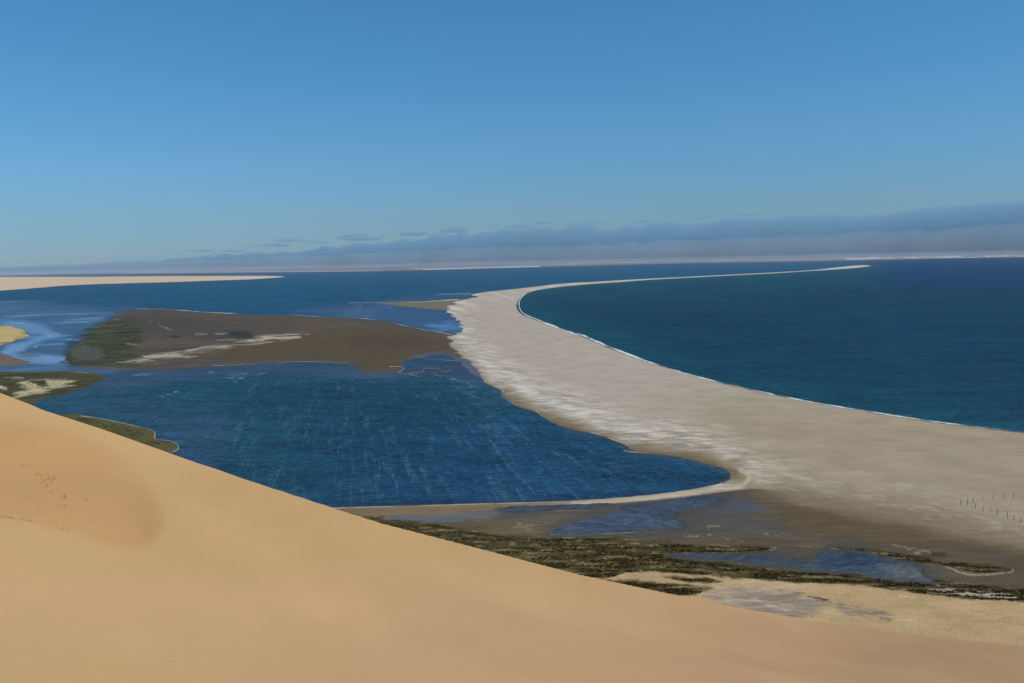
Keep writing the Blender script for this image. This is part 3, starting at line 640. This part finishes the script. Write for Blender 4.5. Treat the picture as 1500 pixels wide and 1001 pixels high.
KGAIN[0] = 0.88
CD = np.zeros((DX.size, 3)) + alb(187, 150, 108)
def dpaint(mask, rgb): mm = np.clip(mask, 0, 1)[:, None]; CD[:] = CD * (1 - mm) + alb(*rgb) * mm
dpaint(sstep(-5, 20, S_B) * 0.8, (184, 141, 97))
dpaint(sstep(800, 900, DV) * 0.6, (193, 153, 120))
dpaint(sstep(860, 1000, DV) * sstep(700, 0, DU) * 0.6, (180, 150, 106))
dpaint((1 - sstep(0.3, 1.3, -lip)) * sstep(48, 40, DU) * 0.85, (112, 76, 50))  # shade under the lip, painted into the sand colour as dark brown
dpaint(sstep(0.1, 0.7, fbm(DX / 22, DY / 9, 9, 3)) * 0.3, (192, 152, 112))
KGAIN[0] = 1.0
sh4 = lambda a: a.reshape(DA.shape + a.shape[1:])
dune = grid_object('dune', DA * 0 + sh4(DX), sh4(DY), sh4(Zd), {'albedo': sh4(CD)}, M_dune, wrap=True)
tag(dune, 'smooth golden sand dune slope filling the foreground', kind='structure')

# ------------------------------------------------------------------ salt marsh shrubs (uncountable ground cover)
def marsh_plants():
    t = NT('marsh_plants'); co = t.coord()
    d = t.n('ShaderNodeBsdfDiffuse'); c = t.attr('albedo').outputs['Color']
    t.l(t.scale(c, t.ramp(t.noise(co, 1.5, 3), 0.3, 0.7, 0.7, 1.3)), d.inputs['Color']); t.l(d.outputs[0], t.out.inputs['Surface'])
    areas = [(MARSH, 11000, .25), (MARSH2, 1500, .22), (MARSH3, 350, .2), (MARSH4, 350, .2), (MARSH5, 260, .2), (MARSH6, 500, .22),
             ([(-40,548),(60,547),(140,550),(120,566),(50,584),(-20,600)], 500, .35), ([(110,612),(170,621),(222,634),(228,646),(240,655),(200,650)], 250, .3),
             ([(102,533),(104,515),(125,495),(150,476),(200,472),(208,500),(210,528)], 900, .35), ([(0,480),(30,482),(42,491),(0,504)], 80, .4)]
    cos, faces, cols = [], [], []
    pal = [alb(78, 66, 38), alb(66, 56, 32), alb(90, 82, 48), alb(84, 64, 38), alb(118, 108, 72)]
    vi = 0
    for pts, cnt, hgt in areas:
        P = smooth(pts, n=3); mn, mx = P.min(0), P.max(0)
        u = rng.uniform(mn[0], mx[0], cnt * 9); v = rng.uniform(mn[1], mx[1], cnt * 9)
        dens = 0.5 + 0.6 * fbm(u / 45, v / 2.6, 33, 5)
        s = sdist(P, u + 4 * fbm(u / 12, v / 3, 4, 3), v, reach=30)
        ok = (s > 0.5) & (rng.uniform(0, 1, len(u)) < sstep(0.42, 0.7, dens))
        ok &= np.maximum.reduce([sdist(p, u, v, reach=20) for p in POOLS]) < -1
        u, v = u[ok][:cnt], v[ok][:cnt]
        if len(u) == 0: continue
        G = ground_at(u, v, 0.15)
        for g in G:
            rr = hgt * random.uniform(0.6, 1.7); c = random.choice(pal)
            for k in range(7):              # leafy sprigs fanning out of one low clump
                a = random.uniform(0, 6.283); q = rr * random.uniform(0.1, 1.2)
                bx, by = g[0] + math.cos(a) * q, g[1] + math.sin(a) * q * 0.9
                h = rr * random.uniform(0.45, 1.0); w = rr * random.uniform(0.25, 0.55); b = random.uniform(0, 6.283)
                cx, sx = math.cos(b) * w, math.sin(b) * w
                ln = rr * 0.35
                cos += [(bx - cx, by - sx, 0.1), (bx + cx, by + sx, 0.1), (bx + cx * 0.7 - sx * ln * .5, by + sx * 0.7 + cx * ln * .5, 0.15 + h * .8), (bx + sx * ln, by - cx * ln, 0.15 + h), (bx - cx * .8 , by - sx * .8, 0.15 + h * .7)]
                faces.append((vi, vi + 1, vi + 2, vi + 3, vi + 4)); cols += [c] * 5; vi += 5
    me = bpy.data.meshes.new('salt_marsh_plants'); me.from_pydata(cos, [], faces); me.materials.append(t.m)
    at = me.attributes.new('albedo', 'FLOAT_COLOR', 'POINT'); at.data.foreach_set('color', np.c_[np.array(cols), np.ones(len(cols))].astype(np.float32).ravel())
    me.update(); o = bpy.data.objects.new('salt_marsh_plants', me); col.objects.link(o)
    tag(o, 'low dark olive salt marsh plants growing on the mud', 'marsh plants', kind='stuff')
marsh_plants()

# ------------------------------------------------------------------ wooden posts on the spit
M_wood = simple_material('weathered_wood', alb(108, 96, 76), 0.3, 6)
M_wood_red = simple_material('reddish_wood', alb(124, 88, 72), 0.25, 6)
def post_mesh(name, h, r, lean, seed):
    rn = random.Random(seed); vs, fs = [], []
    segs = 9; rings = [(-0.35, 1.1), (0.0, 1.08), (h * 0.3, 1.0), (h * 0.62, 0.95), (h * 0.9, 0.9), (h * 0.985, 0.86), (h, 0.7)]
    ph = rn.uniform(0, 6)
    for z, s in rings:
        for k in range(segs):
            a = k / segs * 6.2832; q = r * s * (1 + 0.12 * math.sin(3 * a + ph) + rn.uniform(-.05, .05))
            vs.append((math.cos(a) * q + lean * z * z * 0.15, math.sin(a) * q, z + (rn.uniform(-.03, .03) if z > 1 else 0)))
    for i in range(len(rings) - 1):
        for k in range(segs): a = i * segs + k; b = i * segs + (k + 1) % segs; fs.append((a, b, b + segs, a + segs))
    fs.append(tuple(range((len(rings) - 1) * segs, len(rings) * segs)))
    me = bpy.data.meshes.new(name); me.from_pydata(vs, [], fs); me.update(); return me
rear = [(1407.5,740,7),(1417.6,737,7.5),(1425.5,737.5,7.5),(1440,733.5,6.5),(1455,733,7),(1470,731,6.3),(1485,729.5,7)]
front = [(1416.6,742,7),(1428.8,745.5,7.5),(1440,749.5,6.5),(1450.5,751.5,7.5),(1461,755,7.5),(1475.5,759,8),(1485,762,7),(1495,766.5,7)]
rl = ['leftmost wooden post of the whole enclosure, standing apart on the bare sand', 'second post from the left in the rear row, right behind the front row\'s first post', 'third post from the left in the rear row of the enclosure',
      'thin fourth post from the left in the rear row of the enclosure', 'thicker middle post of the widely spaced rear row, fifth from the left', 'short dark post in the rear row, beside the reddish one', 'reddish brown wooden post at the right end of the rear row']
fl = ['leftmost post of the front row, just below a rear row post', 'second post from the left in the front row', 'third post from the left in the front row', 'slender fourth post from the left in the front row',
      'fifth post from the left in the front row, in the middle of that row', 'tall sixth post from the left in the front row', 'seventh post from the left in the front row, next to the last one', 'rightmost post of the front row, nearest the photo\'s right edge']
def zat(x, y):
    i = np.argmin(((GX - x) ** 2 + (GY - y) ** 2).ravel()); return float(Zg[i])
k = 0
for rowi, (row, labs) in enumerate(((rear, rl), (front, fl))):
    for (u, v, hp), lb in zip(row, labs):
        z0 = 0.5
        for _ in range(4): p = ground_at(u, v, z0); z0 = zat(p[0], p[1])
        r = math.hypot(p[0], p[1]); dist = math.hypot(r, EYE)
        h = hp / F * dist / math.cos(math.radians(14))
        me = post_mesh('post', h, 0.075 if 'thin' not in lb and 'slender' not in lb else 0.055, 0.25 if k % 4 == 1 else random.uniform(-.06, .06), k)
        me.materials.append(M_wood_red if 'reddish brown' in lb else M_wood)
        o = bpy.data.objects.new('post', me); o.location = (p[0], p[1], z0); o.rotation_euler = (0, random.uniform(-.03, .05), random.uniform(0, .4)); col.objects.link(o)
        tag(o, lb, 'post', 'wooden posts in two rows on the sand spit'); k += 1

# ------------------------------------------------------------------ fog bank on the horizon
def bank(name, prof, r0, thick, dens, colr, label, seed=1, base=-60):
    """a long low body of fog: prof = (photo x, height in photo px above the horizon)"""
    us = np.arange(prof[0][0], prof[-1][0], 2.0); hp = np.interp(us, [p[0] for p in prof], [p[1] for p in prof])
    n1 = fbm(us / 60, us * 0 + seed, seed, 5); n2 = fbm(us / 16, us * 0 + seed + 2, seed + 7, 4)
    br = np.clip(hp / 30, 0, 1) * (0.6 + 0.9 * sstep(1150, 850, us)); n3 = fbm(us / 6, us * 0 + seed + 4, seed + 9, 3)
    h = hp * (1 + 0.05 * n1) + (3.2 * n1 + 2.8 * n2 + 1.2 * n3) * br
    a = np.arctan((us - 750) / F); n = len(us)
    rows = [(0.0, 0.0), (0.02, 0.35), (0.07, 0.62), (0.16, 0.84), (0.28, 0.96), (0.42, 1.0), (0.62, 0.98), (0.82, 0.8), (0.95, 0.4), (1.0, 0.0)]
    vs = []
    for j, (s, q) in enumerate(rows):
        rj = r0 + thick * s + (fbm(us / 40, us * 0 + j * .35, seed + 20, 4)) * thick * 0.08
        hh = h * q + (1.6 * fbm(us / 14, us * 0 + j * 0.6, seed + 30, 4) * np.clip(hp / 30, 0, 1) if 0 < j < len(rows) - 1 else 0)
        z = EYE + hh / F * rj / np.cos(a) * np.cos(a)
        if j in (0, len(rows) - 1): z = np.full(n, float(base))
        vs.append(np.stack([np.sin(a) * rj, np.cos(a) * rj, z], -1))
    V3 = np.concatenate(vs); m = len(rows); fs = []
    for j in range(m):
        j2 = (j + 1) % m
        for i in range(n - 1): fs.append((j * n + i, j * n + i + 1, j2 * n + i + 1, j2 * n + i))
    fs.append(tuple(j * n for j in range(m))); fs.append(tuple(j * n + n - 1 for j in reversed(range(m))))
    me = bpy.data.meshes.new(name); me.from_pydata([tuple(p) for p in V3], [], fs); me.update()
    t = NT(name); pv = t.n('ShaderNodeVolumePrincipled'); pv.inputs['Color'].default_value = (*colr, 1); pv.inputs['Density'].default_value = dens
    t.l(pv.outputs[0], t.out.inputs['Volume']); me.materials.append(t.m)
    o = bpy.data.objects.new(name, me); col.objects.link(o); tag(o, label, 'fog', kind='stuff'); return o
bank('fog_bank', [(-500,5),(0,7),(150,11),(300,15),(400,20),(480,26),(560,33),(640,38),(700,42),(750,45),(830,46),(900,46),(1000,52),(1050,53),(1150,53),(1250,54),(1290,56),(1350,60),(1450,63),(1520,65),(1700,72),(2300,80)],
     31500, 5000, 0.00075, (0.45, 0.66, 0.78), 'long blue grey bank of sea fog lying along the horizon')
bank('fog_veil', [(-500,10),(0,14),(150,18),(300,24),(400,30),(480,36),(560,41),(640,44),(700,48),(750,50),(830,51),(900,51),(1000,55),(1100,56),(1250,58),(1350,63),(1450,67),(1700,75),(2300,82)],
     37500, 4000, 0.00003, (0.6, 0.76, 0.95), 'thin veil of mist rising behind the fog bank', seed=5)
bank('low_mist', [(-500,10),(0,12),(200,13),(400,15),(700,21),(1000,27),(1300,31),(1500,35),(2300,45)],
     30700, 700, 0.0005, (0.98, 0.95, 0.94), 'low pinkish mist lying on the far shore', seed=9)
# torn cloud wisps above the left half of the bank
def wisp(us, hs, w, h, r, seed):
    rn = random.Random(seed); vs, fs = [], []; cx = math.tan(0) ; a0 = math.atan((us - 750) / F)
    nu, nv = 36, 12
    for i in range(nv + 1):
        th = math.pi * i / nv
        for j in range(nu):
            ph = 2 * math.pi * j / nu
            k_ = 1 + 0.8 * float(fbm(math.cos(ph) * 2.2 + seed * 3.1, math.sin(ph) * 2.2 + th * 2, seed, 4))
            vs.append((math.sin(th) * math.cos(ph) * w / 2 * k_, math.sin(th) * math.sin(ph) * w / 3 * k_, math.cos(th) * h / 2 * k_ * (1 + 0.5 * float(fbm(math.cos(ph) * 5 + seed, seed * 1.7, seed + 2, 3)))))
    for i in range(nv):
        for j in range(nu): fs.append((i * nu + j, (i + 1) * nu + j, (i + 1) * nu + (j + 1) % nu, i * nu + (j + 1) % nu))
    sc = r / F
    return [((x * sc) * math.cos(a0) + (r + y * sc) * math.sin(a0), (r + y * sc) * math.cos(a0) - x * sc * math.sin(a0), EYE + (hs + z) * sc) for x, y, z in vs], fs
cl = [(u_ + random.uniform(-30, 30), h_ + random.uniform(-3, 3), random.uniform(10, 34), random.uniform(1.5, 4)) for u_, h_ in [(300, 22), (345, 25), (390, 29), (430, 33), (470, 36), (510, 41), (545, 42), (590, 43), (630, 44), (660, 48), (700, 49), (740, 50), (780, 51), (820, 53), (860, 51), (900, 51), (940, 54), (1000, 57), (1060, 58), (1110, 58)] for _ in range(2)] + [(430,37,44,5),(410,30,50,4),(300,24,40,3),(520,41,44,6),(535,37,60,5),(610,43,50,5),(670,46,44,5),(770,50,44,5),(850,51,40,4),(1030,58,30,4)]
vs, fs = [], []
for i, c in enumerate(cl):
    a, b = wisp(*c, 31000 + 300 * (i % 3), i + 3); k0 = len(vs); vs += a; fs += [tuple(q + k0 for q in f) for f in b]
me = bpy.data.meshes.new('cloud_wisps'); me.from_pydata(vs, [], fs); me.update()
t = NT('cloud_wisps'); pv = t.n('ShaderNodeVolumePrincipled'); pv.inputs['Color'].default_value = (0.42, 0.63, 0.80, 1); pv.inputs['Density'].default_value = 0.0012
t.l(pv.outputs[0], t.out.inputs['Volume']); me.materials.append(t.m)
o = bpy.data.objects.new('cloud_wisps', me); col.objects.link(o); tag(o, 'small torn grey cloud wisps above the fog bank', 'cloud', kind='stuff')

# ------------------------------------------------------------------ haze
def box(name, x, y, z0, z1):
    vs = [(sx * x, sy * y, z) for z in (z0, z1) for sx, sy in ((-1, -1), (1, -1), (1, 1), (-1, 1))]
    fs = [(3, 2, 1, 0), (4, 5, 6, 7), (0, 1, 5, 4), (1, 2, 6, 5), (2, 3, 7, 6), (3, 0, 4, 7)]
    me = bpy.data.meshes.new(name); me.from_pydata(vs, [], fs); me.update(); o = bpy.data.objects.new(name, me); col.objects.link(o); return o
hz = box('haze', 30500, 30500, -15.5, 90)
t = NT('haze'); pv = t.n('ShaderNodeVolumePrincipled'); pv.inputs['Color'].default_value = (0.86, 0.88, 0.93, 1); pv.inputs['Density'].default_value = 1.5e-5
t.l(pv.outputs[0], t.out.inputs['Volume']); hz.data.materials.append(t.m); tag(hz, 'thin sea haze over the bay', kind='stuff')

# ------------------------------------------------------------------ sun and sky
EL, AZS = math.radians(47), math.radians(112)        # sun stands to the right and a little behind
sd = bpy.data.lights.new('sun', 'SUN'); sd.energy = 3.0; sd.angle = math.radians(0.53); sd.color = (1.0, 0.96, 0.90)
so = bpy.data.objects.new('sun', sd); col.objects.link(so)
dv = Vector((math.sin(AZS) * math.cos(EL), math.cos(AZS) * math.cos(EL), math.sin(EL)))
so.rotation_euler = dv.to_track_quat('Z', 'Y').to_euler(); so.location = dv * 500
w = bpy.data.worlds.new('World'); scene.world = w; w.use_nodes = True
nt = w.node_tree; nt.nodes.clear()
sky = nt.nodes.new('ShaderNodeTexSky'); sky.sky_type = 'NISHITA'; sky.sun_disc = False; sky.sun_elevation = EL; sky.sun_rotation = AZS
sky.altitude = 80; sky.air_density = 1.0; sky.dust_density = 0.3; sky.ozone_density = 2.5
bg = nt.nodes.new('ShaderNodeBackground'); bg.inputs[1].default_value = 0.075
hs = nt.nodes.new('ShaderNodeHueSaturation'); hs.inputs['Saturation'].default_value = 1.0
wo = nt.nodes.new('ShaderNodeOutputWorld')
tc = nt.nodes.new('ShaderNodeTexCoord'); mp = nt.nodes.new('ShaderNodeVectorMath'); mp.operation = 'MULTIPLY_ADD'
mp.inputs[1].default_value = (1, 1, 0.93); mp.inputs[2].default_value = (0, 0, 0.035)
nt.links.new(tc.outputs['Generated'], mp.inputs[0]); nt.links.new(mp.outputs[0], sky.inputs['Vector'])
tn = nt.nodes.new('ShaderNodeMix'); tn.data_type = 'RGBA'; tn.blend_type = 'MULTIPLY'; tn.inputs[0].default_value = 1
tn.inputs[7].default_value = (0.55, 1.10, 1.37, 1)
nt.links.new(sky.outputs[0], hs.inputs['Color']); nt.links.new(hs.outputs[0], tn.inputs[6])
sx = nt.nodes.new('ShaderNodeSeparateXYZ'); nt.links.new(tc.outputs['Generated'], sx.inputs[0])
rp = nt.nodes.new('ShaderNodeValToRGB'); rp.color_ramp.interpolation = 'B_SPLINE'
mr = nt.nodes.new('ShaderNodeMapRange'); mr.inputs['From Max'].default_value = 0.30
nt.links.new(sx.outputs[2], mr.inputs['Value']); nt.links.new(mr.outputs[0], rp.inputs[0])
els = [(0.0, (0.94, 0.58, 0.64)), (0.06, (1.02, 0.66, 0.68)), (0.2, (1.16, 0.82, 0.79)), (0.36, (1.14, 0.96, 0.96)), (0.65, (1.02, 1.02, 1.04)), (1.0, (0.93, 1.05, 1.07))]
while len(rp.color_ramp.elements) < len(els): rp.color_ramp.elements.new(0.5)
for e, (p_, c_) in zip(rp.color_ramp.elements, els): e.position = p_; e.color = (*[q / 1.2 for q in c_], 1)
t2 = nt.nodes.new('ShaderNodeMix'); t2.data_type = 'RGBA'; t2.blend_type = 'MULTIPLY'; t2.inputs[0].default_value = 1
nt.links.new(tn.outputs[2], t2.inputs[6]); nt.links.new(rp.outputs[0], t2.inputs[7]); nt.links.new(t2.outputs[2], bg.inputs[0])
bg.inputs[1].default_value = 0.075 * 1.2; nt.links.new(bg.outputs[0], wo.inputs[0])
vs_ = scene.view_settings; vs_.view_transform = 'Standard'; vs_.look = 'None'; vs_.exposure = 0; vs_.gamma = 1

scene.render.engine = 'CYCLES'; scene.cycles.volume_bounces = 4; scene.cycles.max_bounces = 12
